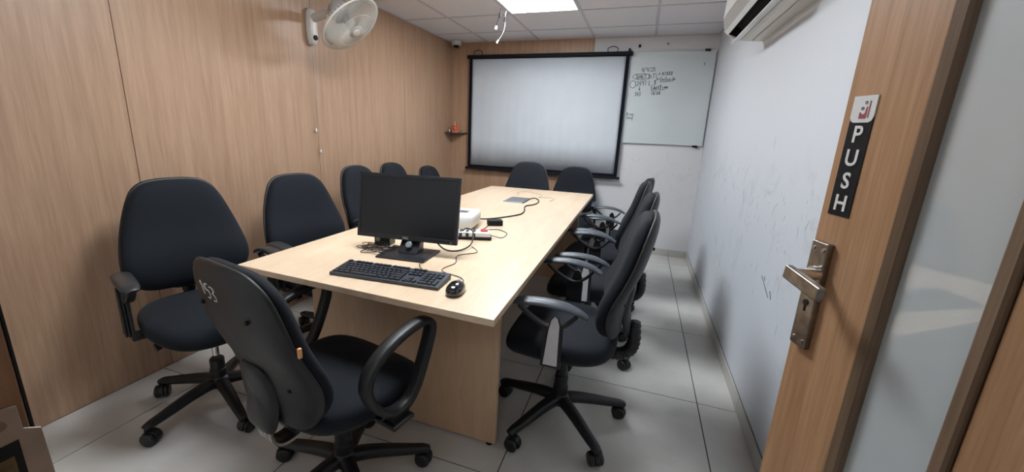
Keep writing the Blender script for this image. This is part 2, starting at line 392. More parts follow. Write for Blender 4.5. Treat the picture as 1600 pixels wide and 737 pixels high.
# logo on the label: printed sideways maroon bar, block and two rings
bm = bmesh.new(); box(bm, .0465, .0485, -.0022, -.0017, 1.342, 1.366); link('logo_bar', bm, 'maroon', lb)
bm = bmesh.new(); prism(bm, [(.032, 1.341), (.0445, 1.341), (.0445, 1.358), (.0425, 1.358), (.041, 1.348), (.036, 1.347), (.034, 1.350), (.032, 1.350)], -.0022, -.0017, lambda p, a: (p[0], a, p[1])); link('logo_block', bm, 'maroon', lb)
for cx_, cz_ in ((.036, 1.3555), (.0405, 1.3635)):
    bm = bmesh.new(); tube(bm, [(cx_ + .0018 * math.cos(a), -.0019, cz_ + .0018 * math.sin(a)) for a in [k * PI / 4 for k in range(8)]], .0006, 5, 2, True); link('logo_ring', bm, 'black', lb)
for zz in (.25, 1.05, 1.85):
    bm = bmesh.new(); cyl(bm, (DW + .004, -.006, zz), (DW + .004, -.006, zz + .1), .006, 12); link('hinge', bm, 'steel', dr)

# ================================================================== TABLE
tb = thing('conference_table', 'long pale maple conference table with slab ends in the middle of the room', 'table', (-.9, 2.45, 0))
TOP = [(-1.454, 1.093), (-.358, 1.054), (-.378, 3.852), (-1.387, 3.842)]
bm = bmesh.new(); prism(bm, [(x + .9, y - 2.45) for x, y in TOP], .725, .75, lambda p, a: (p[0], p[1], a)); link('tabletop', bm, 'maple', tb, bevel=.003)
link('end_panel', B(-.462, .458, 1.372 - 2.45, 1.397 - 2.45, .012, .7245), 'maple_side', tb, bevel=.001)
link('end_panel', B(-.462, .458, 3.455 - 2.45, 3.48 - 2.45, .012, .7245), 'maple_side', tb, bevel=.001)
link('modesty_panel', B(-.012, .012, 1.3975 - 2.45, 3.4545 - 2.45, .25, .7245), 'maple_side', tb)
for x, y in ((-.43, 1.385), (.43, 1.385), (-.43, 3.4675), (.43, 3.4675)):
    bm = bmesh.new(); cyl(bm, (x, y - 2.45, 0), (x, y - 2.45, .0125), .014, 12); link('foot', bm, 'black', tb)

# ================================================================== CHAIRS
PEAR = [(0, 0), (.11, .001), (.178, .016), (.222, .058), (.241, .115), (.238, .18), (.221, .26), (.199, .335), (.177, .395), (.150, .444), (.108, .474), (.05, .484)]
pear = PEAR + [(0, .485)] + [(-x, z) for x, z in PEAR[:0:-1]]
pear = [(p.x, p.y) for p in catmull([(x, z, 0) for x, z in pear], 3, True)]
PEAR_A = [(0, 0), (.10, .001), (.158, .016), (.194, .058), (.210, .115), (.210, .18), (.203, .26), (.196, .335), (.186, .40), (.165, .452), (.118, .490), (.05, .500)]
pearA = PEAR_A + [(0, .501)] + [(-x, z) for x, z in PEAR_A[:0:-1]]
pearA = [(p.x, p.y) for p in catmull([(x, z, 0) for x, z in pearA], 3, True)]
BZ = .500                      # bottom of the backrest
pearT = pear; BACK_DZ = BACK_DY = 0
def back_fn(x, v, off):        # off > 0 is towards the sitter
    y = -.228 + .030 * math.exp(-((v - .13) / .11) ** 2) - .20 * max(0, v - .06) + .45 * x * x
    return (x, y + off + BACK_DY, BZ + v + BACK_DZ)
seat_o = []
for k in range(44):
    a = 2 * PI * k / 44; c, s = math.cos(a), math.sin(a)
    x = math.copysign(abs(c) ** .62, c) * .245; y = math.copysign(abs(s) ** .62, s) * .235
    x *= 1 - .10 * max(0, -y / .235) ** 2
    seat_o.append((x, y))
def seat_fn(x, y, off):
    z = .385 + off - (.045 * max(0, (y - .10) / .135) ** 2) + .06 * x * x * 2
    return (x, y + .01, z)
def castor_bm():
    bm = bmesh.new()
    for s in (-1, 1):
        mx = Matrix.Translation((s * .016, -.012, .027)) @ Matrix.Rotation(PI / 2, 4, 'Y')
        lathe(bm, [(0, -.010), (.020, -.010), (.0265, -.006), (.027, .004), (.022, .010), (0, .011)], 18, mx)
    # hood over the wheels
    pts = [( .030 * math.cos(a) - .012, .027 + .030 * math.sin(a)) for a in [PI * k / 10 for k in range(-1, 12)]]
    inner = [( .022 * math.cos(a) - .012, .027 + .022 * math.sin(a)) for a in [PI * k / 10 for k in range(11, -2, -1)]]
    prism(bm, pts + inner, -.009, .009, lambda p, a: (a, p[0], p[1]))
    cyl(bm, (0, 0, .045), (0, 0, .074), .008, 10)
    return bm
def leg_bm():
    bm = bmesh.new()
    path = [Vector((0, y, z)) for y, z in ((.028, .118), (.08, .117), (.14, .109), (.20, .098), (.25, .088), (.288, .082), (.312, .072))]
    prof = [(-.026, -.010), (-.020, -.022), (.020, -.022), (.026, -.010), (.022, .010), (.012, .016), (-.012, .016), (-.022, .010)]
    sweep(bm, catmull([tuple(p) for p in path], 3), prof, scales=[1.12 - .48 * i / 18 for i in range(19)])
    return bm
def armpad_bm(side):
    bm = bmesh.new()
    path = catmull([(side * .262, .175, .640), (side * .266, .14, .652), (side * .268, .06, .660), (side * .266, -.02, .655), (side * .262, -.08, .638), (side * .258, -.115, .618)], 4)
    prof = [(-.034, -.006), (-.030, -.011), (.030, -.011), (.034, -.006), (.030, .006), (.014, .011), (-.014, .011), (-.030, .006)]
    n = len(path)
    sc = [min(1, .55 + 2.2 * min(i, (n - 1 - i) * .55) / n) for i in range(n)]
    sweep(bm, path, prof, scales=sc); return bm
def fork_bm(side):
    bm = bmesh.new()
    a = catmull([(side * .264, .150, .632), (side * .264, .10, .592), (side * .264, .03, .560), (side * .264, -.03, .575), (side * .262, -.075, .622)], 4)
    sweep(bm, a, [(-.014, -.006), (.014, -.006), (.014, .006), (-.014, .006)])
    return bm
def post_bm(side, t, w=1.0, a=.275):
    # leaning slab with a domed top, t offset outwards
    bm = bmesh.new()
    pts = [(.045, .415), (.037, .56), (.030, .600), (.015, .616), (.0, .608), (-.012, .580), (-.024, .415)]
    cx_ = .008
    prism(bm, [(cx_ + (y - cx_) * w + (z - .415) * -.05, z) for y, z in pts], side * (a + t), side * (a + t + .008), lambda p, q: (q, p[0], p[1]))
    return bm
def under_bm(side):
    bm = bmesh.new()
    box(bm, *(sorted((side * .10, side * .275))), -.028, .050, .395, .408); box(bm, *(sorted((side * .262, side * .2748))), -.028, .050, .395, .56)
    return bm
def loop_bm(side):
    bm = bmesh.new(); x = side * .272
    path = catmull([(x, .035, .415), (x, .085, .455), (x, .135, .55), (x, .165, .638), (x, .135, .672), (x, .06, .672), (x, -.03, .648), (x, -.095, .605), (x, -.115, .55), (x, -.09, .485), (x, -.035, .425)], 5, True)
    prof = [(-.019, -.009), (-.010, -.013), (.010, -.013), (.019, -.009), (.019, .009), (.010, .013), (-.010, .013), (-.019, .009)]
    n = len(path); rings = []
    for i, p in enumerate(path):
        t = (path[(i + 1) % n] - path[i - 1]).normalized(); s = Vector((1, 0, 0)); u = s.cross(t).normalized()
        rings.append([bm.verts.new(p + s * (q[0] * 1.15) + u * q[1]) for q in prof])
    for i in range(n):
        for j in range(8): bm.faces.new((rings[i][j], rings[i][(j + 1) % 8], rings[(i + 1) % n][(j + 1) % 8], rings[(i + 1) % n][j]))
    return bm
CUSH = [(.0001, .006), (.55, .006), (.86, .004), (.97, .008), (1.0, .022), (.985, .040), (.93, .053), (.80, .061), (.5, .064), (.2, .0645)]
SHELL = [(.0001, -.026), (.5, -.026), (.84, -.022), (.97, -.012), (1.02, -.001), (1.02, .010), (.98, .012), (.5, .010), (.2, .010)]
def make_chair(kind):
    """kind: 'post' T arms with a grey cover, 'dark' T arms with dark posts, 'loop' closed loop arms"""
    global BACK_DZ, BACK_DY
    BACK_DZ = -.065 if kind == 'loop' else 0; BACK_DY = -.022 if kind == 'loop' else 0; pear = pearA if kind == 'loop' else pearT
    t = bpy.data.objects.new('office_chair', None); COL.objects.link(t)
    def up(o): o['lift'] = 1; return o
    bm = bmesh.new(); lathe(bm, [(0, .085), (.040, .088), (.046, .10), (.046, .128), (.034, .140), (.034, .175), (.030, .178), (.030, .225), (.024, .232), (0, .232)], 20); link('base_hub', bm, 'plastic', t, bevel=.001, seg=1)
    lm = None
    for k in range(5):
        if lm is None:
            lg = link('base_leg', leg_bm(), 'plastic', t, smooth=True); ca = link('castor', castor_bm(), 'plastic', lg, bevel=.0015, seg=1, loc=(0, .303, 0)); ca.scale = (1.12, 1.12, 1.08); lm = (lg, ca)
        else:
            lg = lm[0].copy(); COL.objects.link(lg); lg.parent = t; ca = lm[1].copy(); COL.objects.link(ca); ca.parent = lg
        lg.rotation_euler = (0, 0, k * 2 * PI / 5); ca.rotation_euler = (0, 0, random.uniform(-1.4, 1.4))
    bm = bmesh.new(); cyl(bm, (0, 0, .20), (0, 0, .365), .0135 if kind == 'dark' else .022, 16); up(link('gas_column', bm, 'chrome' if kind == 'dark' else 'plastic', t, smooth=False))
    bm = bmesh.new(); box(bm, -.075, .075, -.13, .09, .347, .384); box(bm, -.045, .045, -.20, -.12, .352, .380); lathe(bm, [(0, .325), (.026, .325), (.034, .348), (0, .348)], 16)
    up(link('tilt_mechanism', bm, 'plastic', t, bevel=.004))
    bm = bmesh.new(); tube(bm, [(.06, .04, .362), (.12, .05, .358), (.19, .055, .350)], .0045, 8); up(link('lever', bm, 'steel', t, smooth=True))
    bm = bmesh.new(); cyl(bm, (.185, .054, .351), (.215, .058, .347), .013, 14, .017); up(link('lever_knob', bm, 'plastic', t, bevel=.003))
    bm = bmesh.new(); cyl(bm, (0, .09, .352), (0, .135, .345), .022, 16, .026); up(link('tension_knob', bm, 'plastic', t, bevel=.003))
    bm = bmesh.new(); pillow(bm, seat_o, [(.0001, -.004), (.5, -.004), (.85, -.002), (.97, .008), (1.0, .03), (.995, .055), (.95, .074), (.82, .086), (.55, .092), (.25, .094)], seat_fn, (0, 0)); up(link('seat', bm, 'fabric', t, smooth=True, sub=1))
    bm = bmesh.new(); pillow(bm, seat_o, [(.0001, -.014), (.5, -.014), (.80, -.012), (.93, .0), (.95, .012), (.5, .010)], seat_fn, (0, 0)); up(link('seat_pan', bm, 'plastic', t, smooth=True))
    bm = bmesh.new(); pillow(bm, pear, CUSH, back_fn, (0, .23)); up(link('backrest', bm, 'fabric', t, smooth=True, sub=1))
    bm = bmesh.new(); pillow(bm, pear, SHELL, back_fn, (0, .23)); bs = up(link('back_shell', bm, 'shell', t, smooth=True, sub=1))
    if kind != 'loop':
        bm = bmesh.new(); path = catmull([(0, -.165, .366), (0, -.225, .363), (0, -.268, .382), (0, -.287, .43), (0, -.280, .52)], 11)
        sc = [1 + .10 * (1 if i % 3 == 0 else (-.6 if i % 3 == 1 else .4)) for i in range(len(path))]
        sweep(bm, path, circ(.026, 12), scales=sc, up=Vector((1, 0, 0))); up(link('bellows', bm, 'plastic', t, smooth=True))
    else:
        bm = bmesh.new(); path = catmull([(0, -.10, .352), (0, -.17, .338), (0, -.225, .335), (0, -.258, .360), (0, -.266, .41), (0, -.266, .47)], 6)
        for dx in (-.024, 0, .024):
            p2 = [p + Vector((dx, 0, 0)) for p in path]
            sweep(bm, p2, [(-.0105, -.004), (.0105, -.004), (.0085, .004), (-.0085, .004)])
        up(link('support_bar', bm, 'gunmetal', t))
    bm = bmesh.new(); ol = [(p[0] * .36, .0 + p[1] * .46 - .03) for p in pear]
    pillow(bm, ol, [(.0001, -.052), (.6, -.050), (.9, -.044), (1.0, -.030), (1.0, -.022), (.5, -.022)], back_fn, (0, .09)); up(link('bracket_cover', bm, 'shell', t, smooth=True, sub=1))
    for sx, v in ((-.11, .37), (.11, .37), (-.13, .14), (.13, .14)):
        p = back_fn(sx, v, -.026); bm = bmesh.new(); cyl(bm, (p[0], p[1] + .003, p[2]), (p[0], p[1] - .003, p[2]), .006, 10); up(link('screw_cap', bm, 'dark', t))
    for side in (-1, 1):
        if kind == 'loop':
            a = up(link('armrest', loop_bm(side), 'plastic', t, smooth=True))
            bm = bmesh.new(); box(bm, *sorted((side * .10, side * .31)), -.045, .045, .378, .392); box(bm, *sorted((side * .252, side * .292)), -.03, .04, .390, .425)
            link('arm_bracket', bm, 'plastic', a, bevel=.003)
        else:
            a = up(link('armrest', under_bm(side), 'plastic', t, bevel=.003))
            link('arm_pad', armpad_bm(side), 'padd' if kind == 'dark' else 'pad', a, smooth=True, sub=1); link('arm_fork', fork_bm(side), 'plastic', a, bevel=.003)
            link('post_cover', post_bm(side, .0005), 'plastic', a, bevel=.003)
            link('post_face', post_bm(side, .0088, .78), 'post' if kind == 'post' else 'plastic', a, bevel=.002)
    return t
def chair_copy(src):
    r = src.copy(); COL.objects.link(r)
    for ch in src.children:
        c = ch.copy(); COL.objects.link(c); c.parent = r
        for g in ch.children: d = g.copy(); COL.objects.link(d); d.parent = c
    return r
proto = {}
def chair(kind, x, y, face, label, lift=0, base=None, group='black swivel office chairs round the conference table'):
    """face: world heading in degrees of the chair's front"""
    if kind in proto: t = chair_copy(proto[kind])
    else: t = proto[kind] = make_chair(kind)
    t.location = (x, y, 0); rz = math.radians(face - 90); t.rotation_euler = (0, 0, rz); t['label'] = label; t['category'] = 'chair'; t['group'] = group
    k = 0
    b0 = math.radians(base if base is not None else random.uniform(0, 72))
    for c in t.children:
        if c.get('lift'): c.location.z = lift
        if c.name.startswith('base_leg'):
            c.rotation_euler = (0, 0, b0 - PI / 2 - rz + k * 2 * PI / 5); k += 1
    return t
A = chair('loop', -.905, 1.005, 78, 'black office chair with closed loop arms and chalk number 153, back to the viewer', base=37, lift=.015)
chair('post', -.225, 1.655, 180, 'nearest black office chair on the right side of the table, grey arm post', lift=.03, base=23)
chair('post', -.20, 2.355, 180, 'second black office chair from the front on the right side of the table', lift=.015, base=40)
chair('post', -.23, 2.975, 178, 'third black office chair from the front on the right side of the table', lift=.01, base=10)
chair('post', -.19, 3.625, 180, 'farthest black office chair on the right side of the table', base=50, lift=-.03)
chair('dark', -1.75, 1.16, -20, 'black office chair turned to the viewer, nearest along the wood panelled wall', base=-94, lift=.045)
chair('dark', -1.70, 1.83, -18, 'second black office chair along the wood wall, left of the monitor, creased back', base=20, lift=.01)
chair('post', -1.75, 2.57, 0, 'black office chair partly hidden by the left edge of the monitor', base=5, lift=.01)
chair('post', -1.83, 3.165, 0, 'chair whose rounded top shows just above the monitor, left of two', base=60, lift=-.01)
chair('post', -1.80, 3.78, 0, 'farthest chair along the wood wall, small rounded top above the monitor, right of two', base=30, lift=-.08)
chair('post', -1.05, 3.75, -90, 'black office chair at the far table end below the middle of the screen', base=15, lift=.01)
chair('post', -.65, 4.27, -90, 'black office chair at the far table end below the right end of the screen', base=44, lift=-.052)
# chalk number and tag on the near chair
BACK_DZ = -.065; BACK_DY = -.022
def on_shell(x, v, off): return Vector(back_fn(x, v, off))
shell = [c for c in A.children if c.name.startswith('back_shell')][0]
DIG = {'0': [[(0.5, 1), (.1, .8), (0, .5), (.1, .2), (.5, 0), (.9, .2), (1, .5), (.9, .8), (.5, 1)]], '1': [[(.3, .8), (.5, 1), (.5, 0)]], '2': [[(0, .8), (.4, 1), (.9, .8), (.7, .45), (0, 0), (1, 0)]],
       '3': [[(.1, .95), (.7, 1), (.85, .75), (.4, .55), (.9, .4), (.8, .08), (.1, 0)]], '4': [[(.7, 0), (.7, 1), (0, .35), (1, .35)]], '5': [[(.9, 1), (.2, 1), (.15, .6), (.7, .6), (.9, .3), (.6, 0), (.05, .05)]],
       '6': [[(.8, 1), (.3, .7), (.1, .3), (.4, 0), (.85, .2), (.6, .5), (.15, .35)]], '8': [[(.5, .5), (.15, .75), (.5, 1), (.85, .75), (.5, .5), (.1, .2), (.5, 0), (.9, .2), (.5, .5)]],
       '9': [[(.85, .7), (.4, .5), (.15, .8), (.5, 1), (.85, .75), (.75, 0)]], '7': [[(0, 1), (.9, 1), (.35, 0)]], '/': [[(0, -.1), (.7, 1.1)]], 'X': [[(0, 0), (.9, 1)], [(0, 1), (.9, 0)]], 'T': [[(0, 1), (1, 1)], [(.5, 1), (.5, 0)]],
       'L': [[(.1, 1), (.1, 0), (.8, 0)]], 'A': [[(0, 0), (.45, 1), (.9, 0)], [(.2, .4), (.7, .4)]], '}': [[(0, 1.3), (.5, 1), (.4, .6), (.9, .4), (.4, .1), (.5, -.4), (0, -.8)]], '-': [[(0, .5), (.9, .5)]], '>': [[(0, .5), (1, .5), (.6, .8)], [(1, .5), (.6, .2)]],
       'v': [[(.5, 1.1), (.5, 0), (.2, .4)], [(.5, 0), (.8, .4)]], 'e': [[(.1, .3), (.8, .35), (.6, .6), (.2, .5), (.15, .1), (.8, .05)]], 'l': [[(.2, 0), (.5, 1), (.3, 1), (.4, 0), (.7, 0)]], 'a': [[(.8, .55), (.3, .55), (.1, .2), (.5, 0), (.8, .5), (.85, 0)]],
       's': [[(.8, .55), (.3, .6), (.3, .35), (.75, .25), (.5, 0), (.05, .05)]], 't': [[(.4, .9), (.4, .1), (.7, 0)], [(.1, .6), (.8, .6)]], 'i': [[(.4, .55), (.4, 0)]], 'n': [[(.1, .5), (.1, 0), (.2, .5), (.7, .5), (.75, 0)]], 'g': [[(.8, .5), (.2, .5), (.2, .1), (.75, .1), (.8, .5), (.7, -.4), (.2, -.35)]],
       'E': [[(.8, 1), (.1, 1), (.1, 0), (.8, 0)], [(.1, .5), (.7, .5)]], 'c': [[(.8, .5), (.3, .55), (.1, .25), (.4, 0), (.8, .05)]], 'u': [[(.1, .5), (.15, .05), (.6, .05), (.7, .5), (.8, 0)]], 'o': [[(.5, .55), (.1, .3), (.5, 0), (.85, .3), (.5, .55)]], 'x': [[(0, 0), (.8, .6)], [(0, .6), (.8, 0)]], 'R': [[(.1, 0), (.1, 1), (.8, .8), (.1, .5), (.8, 0)]]}
def scrawl(s, fn, h, r, adv=.72, jit=.06):
    bm = bmesh.new(); x = 0
    for ch in s:
        if ch == ' ': x += h * .5; continue
        w_ = h * .52
        for st in DIG[ch]:
            pts = [fn(x + (a + random.uniform(-jit, jit)) * w_, (b + random.uniform(-jit, jit)) * h) for a, b in st]
            pts = catmull([tuple(p) for p in pts], 3)
            sweep(bm, pts, circ(r, 5), up=Vector((.3, .2, .9)))
        x += h * adv
    return bm
# seen from behind, x runs to the left of the sitter: the shell faces -y, so screen right is +x
link('chalk_number', scrawl('153', lambda a, b: on_shell(-.080 + a, .405 + b - a * .12, -.0225), .042, .0018, .66), 'chalk', shell)
bm = bmesh.new(); tp = on_shell(.205, .30, .014)
box(bm, .203, .2125, tp.y - .005, tp.y + .005, tp.z - .012, tp.z + .016); link('paper_tag', bm, 'tagm', A, bevel=.002)

# ================================================================== THINGS ON THE TABLE
TZ = .7503
def at(x, y, z=0): return (x, y, TZ + z)
# keyboard
kb = thing('keyboard', 'black full size keyboard in front of the monitor', 'keyboard', at(-.840, 1.232), .070)
bm = bmesh.new(); prism(bm, [(-.0635, .0), (-.0635, .012), (.0635, .022), (.0635, .0)], -.2215, .2215, lambda p, a: (a, p[0], p[1])); link('body', bm, 'keybed', kb, bevel=.003)
def kz(y): return .012 + (y + .0635) / .127 * .010
km = {}
def keycap(x, y, wk, dk=.0165):
    key_ = (round(wk, 4), round(dk, 4)); z = kz(y)
    if key_ not in km:
        bm = bmesh.new(); a, b = wk / 2, dk / 2
        lo = [(-a, -b), (a, -b), (a, b), (-a, b)]; v0 = [bm.verts.new((p[0], p[1], -.003)) for p in lo]; v1 = [bm.verts.new((p[0] * (1 - .0016 / a), p[1] * (1 - .0016 / b), .0055)) for p in lo]
        for i in range(4): bm.faces.new((v0[i], v0[(i + 1) % 4], v1[(i + 1) % 4], v1[i]))
        bm.faces.new(v1); bm.faces.new(v0[::-1])
        km[key_] = link('key', bm, 'key', kb, loc=(x, y, z)); km[key_].rotation_euler = (.078, 0, 0)
    else:
        o = km[key_].copy(); COL.objects.link(o); o.location = (x, y, z); o.parent = kb
PT = .0187
rows = [(-.047, [1.25, 1.25, 1.25, 6.25, 1.25, 1.25, 1.25, 1.25]), (-.0285, [2.25] + [1] * 10 + [2.75]), (-.010, [1.75] + [1] * 11 + [2.25]), (.0085, [1.5] + [1] * 12 + [1.5]), (.027, [1] * 13 + [2]), (.0505, None)]
X0 = -.2125
for y, ws_ in rows:
    if ws_ is None:
        for k in range(13):
            xx = X0 + (k + .5 + (1 if k > 0 else 0) * .95 + (.48 if k > 4 else 0) + (.48 if k > 8 else 0)) * PT * .965
            keycap(xx, y, .0165, .013)
        continue
    x = X0
    for wk in ws_: keycap(x + wk * PT / 2, y, wk * PT - .0022); x += wk * PT
XC = X0 + 15 * PT + .0055
for y in (.0085, .027, .0505):
    for k in range(3): keycap(XC + (k + .5) * PT, y, .0165, .013 if y > .05 else .0165)
keycap(XC + 1.5 * PT, -.0285, .0165)
for k in range(3): keycap(XC + (k + .5) * PT, -.047, .0165)
XN = XC + 3 * PT + .0055
for y in (-.0285, -.010, .0085, .027):
    for k in range(4 if y > .0 else 3): keycap(XN + (k + .5) * PT, y, .0165)
keycap(XN + PT, -.047, 2 * PT - .0022); keycap(XN + 2.5 * PT, -.047, .0165); keycap(XN + 3.5 * PT, -.038, .0165, .034)
# mouse
ms = thing('computer_mouse', 'black optical mouse right of the keyboard', 'mouse', at(-.553, 1.200), .14)
mo = [(.030 * math.copysign(abs(math.cos(a)) ** .75, math.cos(a)), .054 * math.copysign(abs(math.sin(a)) ** .75, math.sin(a))) for a in [2 * PI * k / 28 for k in range(28)]]
def mfn(x, y, off): return (x, y, off * (1 - .28 * max(0, y / .054) ** 2) * (1 - .1 * (x / .03) ** 2))
bm = bmesh.new(); pillow(bm, mo, [(.0001, .001), (.92, .001), (1, .006), (1, .016), (.93, .026), (.75, .033), (.45, .037), (.2, .038)], mfn); link('body', bm, mat('glossy mouse plastic', (.008, .008, .009), .15, coat=.6), ms, smooth=True)
bm = bmesh.new(); cyl(bm, (-.004, .032, .029), (.004, .032, .029), .009, 14); link('scroll_wheel', bm, 'greycable', ms)
# monitor
mn = thing('monitor', 'black flat screen monitor, switched off, behind the keyboard', 'monitor', at(-.925, 1.500), .097)
MW, MH = .480, .290
hd = bpy.data.objects.new('display', None)
tilt = Matrix.Translation((-.017 + .0, .033, .955 - TZ)) @ Matrix.Rotation(-.152, 4, 'X')
bm = bmesh.new(); box(bm, -MW / 2, MW / 2, 0, .016, -MH / 2, MH / 2, tilt); box(bm, -MW / 2 + .04, MW / 2 - .04, .0165, .045, -MH / 2 + .03, MH / 2 - .04, tilt)
hs = link('housing', bm, 'monitor', mn, bevel=.003)
bm = bmesh.new()
for a in ((-MW / 2, MW / 2, -.0045, -.0002, MH / 2 - .014, MH / 2), (-MW / 2, MW / 2, -.0045, -.0002, -MH / 2, -MH / 2 + .020), (-MW / 2, -MW / 2 + .013, -.0045, -.0002, -MH / 2 + .0203, MH / 2 - .0143), (MW / 2 - .013, MW / 2, -.0045, -.0002, -MH / 2 + .0203, MH / 2 - .0143)): box(bm, *a, tilt)
link('bezel', bm, 'monitor', hs, bevel=.0008, seg=1)
bm = bmesh.new(); box(bm, -MW / 2 + .0135, MW / 2 - .0135, -.002, -.0003, -MH / 2 + .0207, MH / 2 - .0147, tilt); link('screen', bm, 'screen', mn)
bm = bmesh.new(); box(bm, MW / 2 - .027, MW / 2 - .0255, -.0052, -.0044, -MH / 2 + .006, -MH / 2 + .012, tilt); link('power_light', bm, 'white', hs)
text_mesh('logo', 'DELL', .013, mat_ := 'greycable', hs, tilt @ Matrix.Translation((0, -.0048, -MH / 2 + .010)) @ RX, .0003, .0004)
bm = bmesh.new(); prism(bm, [(-.014, .0082), (.022, .050), (.036, .062), (.062, .16), (.076, .16), (.062, .0082)], -.046, .046, lambda p, a: (a, p[0], p[1])); link('stand_neck', bm, 'monitor', mn, bevel=.004)
bm = bmesh.new(); cyl(bm, (.002, .009, .040), (.002, -.002, .048), .015, 20); link('cable_hole', bm, mat('silver ring', (.35, .38, .42), .3, .6), mn, bevel=.002)
bm = bmesh.new(); prism(bm, [(-.112, -.09), (.112, -.09), (.118, .09), (-.118, .09)], 0, .008, lambda p, a: (p[0], p[1], a)); link('stand_base', bm, 'monitor', mn, bevel=.002)
# projector
pj = thing('projector', 'white projector behind the right edge of the monitor', 'projector', at(-.992, 2.085), .15)
po = [(.155 * math.copysign(abs(math.cos(a)) ** .3, math.cos(a)), .125 * math.copysign(abs(math.sin(a)) ** .3, math.sin(a))) for a in [2 * PI * k / 36 for k in range(36)]]
bm = bmesh.new(); pillow(bm, po, [(.0001, .012), (.88, .012), (.95, .018), (.985, .035), (1, .065), (.985, .080), (.95, .087), (.5, .090)], lambda a, b, c: (a, b, c)); link('body', bm, 'white', pj, smooth=True)
bm = bmesh.new(); cyl(bm, (-.07, -.112, .052), (-.07, -.131, .052), .030, 24); link('lens', bm, 'black', pj, bevel=.002)
for sx in (-.11, .11):
    for sy in (-.08, .08):
        bm = bmesh.new(); cyl(bm, (sx, sy, 0), (sx, sy, .014), .010, 10); link('foot', bm, 'black', pj)
bm = bmesh.new(); box(bm, .02, .10, -.03, .03, .0895, .0915); link('button_panel', bm, 'alu', pj)
# power strip
ps = thing('power_strip', 'white power strip with red switch beside the projector', 'power strip', at(-.815, 1.868), .34)
bm = bmesh.new(); box(bm, -.14, .14, -.034, .034, 0, .014); link('base', bm, 'black', ps, bevel=.005)
bm = bmesh.new(); box(bm, -.138, .138, -.032, .032, .0142, .042); link('body', bm, 'white', ps, bevel=.008)
for k in range(6):
    bm = bmesh.new(); box(bm, -.128 + k * .034, -.112 + k * .034, -.026, .026, .0420, .0432); box(bm, -.128 + k * .034, -.112 + k * .034, -.0332, -.0318, .018, .036); link('socket', bm, 'monitor', ps)
bm = bmesh.new(); box(bm, .082, .120, -.016, .016, .0420, .0490); link('switch', bm, 'red', ps, bevel=.002)
# adapters
bm = bmesh.new(); box(bm, -.045, .045, -.028, .028, 0, .032); o = link('power_adapter', bm, 'black', bevel=.004, loc=at(-.775, 2.225), rot=(0, 0, .5)); tag(o, 'black box shaped power adapter on the table behind the projector', 'adapter')
t = thing('desk_speaker', 'small black box with a round dial under the left corner of the monitor', 'speaker', at(-1.115, 1.60), .12)
bm = bmesh.new(); box(bm, -.040, .040, -.030, .030, 0, .052); link('body', bm, 'monitor', t, bevel=.004)
bm = bmesh.new(); cyl(bm, (-.018, -.0295, .03), (-.018, -.035, .03), .011, 16); link('dial', bm, 'greycable', t)
# pop up socket plate
t = thing('table_socket_plate', 'flat silver cable outlet plate at the far half of the table', 'outlet', at(-.905, 3.14), 0)
bm = bmesh.new(); box(bm, -.085, .075, -.125, .125, 0, .006); link('plate', bm, 'alu', t, bevel=.002)
bm = bmesh.new(); box(bm, .076, .082, -.120, .120, 0, .004); link('brush_slot', bm, 'black', t)
# cables
def cable(name, pts, r, material, label, n=6):
    bm = bmesh.new(); tube(bm, pts, r, 6, n); return tag(link(name, bm, material, smooth=True), label, 'cable')
z = TZ + .0045
cable('video_cable', [(-.90, 2.228, z + .03), (-.89, 2.29, z + .008), (-.83, 2.38, z + .001), (-.76, 2.50, z), (-.72, 2.60, z), (-.73, 2.72, z), (-.765, 2.85, z), (-.765, 2.93, z), (-.73, 3.00, z), (-.725, 3.12, z), (-.75, 3.22, z), (-.79, 3.26, z + .006), (-.822, 3.20, z + .004)], .0045, 'cable', 'thick black cable from the projector to the silver table outlet')
z = TZ + .002
cable('thin_wire', [(-.975, 3.42, z), (-1.02, 3.55, z), (-.95, 3.62, z), (-.83, 3.55, z), (-.78, 3.48, z), (-.78, 3.36, z), (-.70, 3.40, z), (-.64, 3.33, z), (-.66, 3.24, z)], .0018, 'greycable', 'thin grey wire loop beyond the silver table outlet')
cable('mouse_cable', [(-.560, 1.254, TZ + .012), (-.567, 1.30, z), (-.60, 1.335, z), (-.68, 1.36, z), (-.70, 1.40, z), (-.685, 1.48, z), (-.72, 1.58, z), (-.66, 1.66, z), (-.72, 1.74, z)], .0017, 'cable', 'thin black mouse cable running behind the keyboard')
cable('power_cable', [(-.88, 1.60, TZ + .10), (-.84, 1.62, TZ + .03), (-.79, 1.62, TZ + .005), (-.735, 1.65, TZ + .006), (-.715, 1.72, TZ + .02), (-.735, 1.79, TZ + .06), (-.785, 1.83, TZ + .065), (-.815, 1.845, TZ + .046)], .0036, 'cable', 'black cable looping from the monitor to the power strip')
cable('adapter_cable', [(-.690, 1.915, TZ + .02), (-.64, 1.96, z), (-.645, 2.06, z), (-.72, 2.12, z), (-.77, 2.08, z), (-.80, 2.06, z), (-.795, 2.12, z), (-.80, 2.19, z + .004)], .0022, 'cable', 'thin black loop of cable between power strip and adapter')
random.seed(3); pts = [(-1.10, 1.565, TZ + .02)]
for k in range(26):
    a = k * 1.9 + random.uniform(-.5, .5); r = random.uniform(.025, .085)
    pts.append((-1.095 + r * math.cos(a) * 1.25, 1.490 + r * math.sin(a) * .8, TZ + .0025 + random.uniform(.0, .022)))
pts += [(-1.02, 1.53, TZ + .012), (-.98, 1.60, TZ + .01), (-.93, 1.62, TZ + .03)]
bm = bmesh.new(); tube(bm, pts, .0016, 5, 5); tag(link('tangled_cable', bm, 'cable', smooth=True), 'tangled thin black cable left of the monitor base', 'cable')
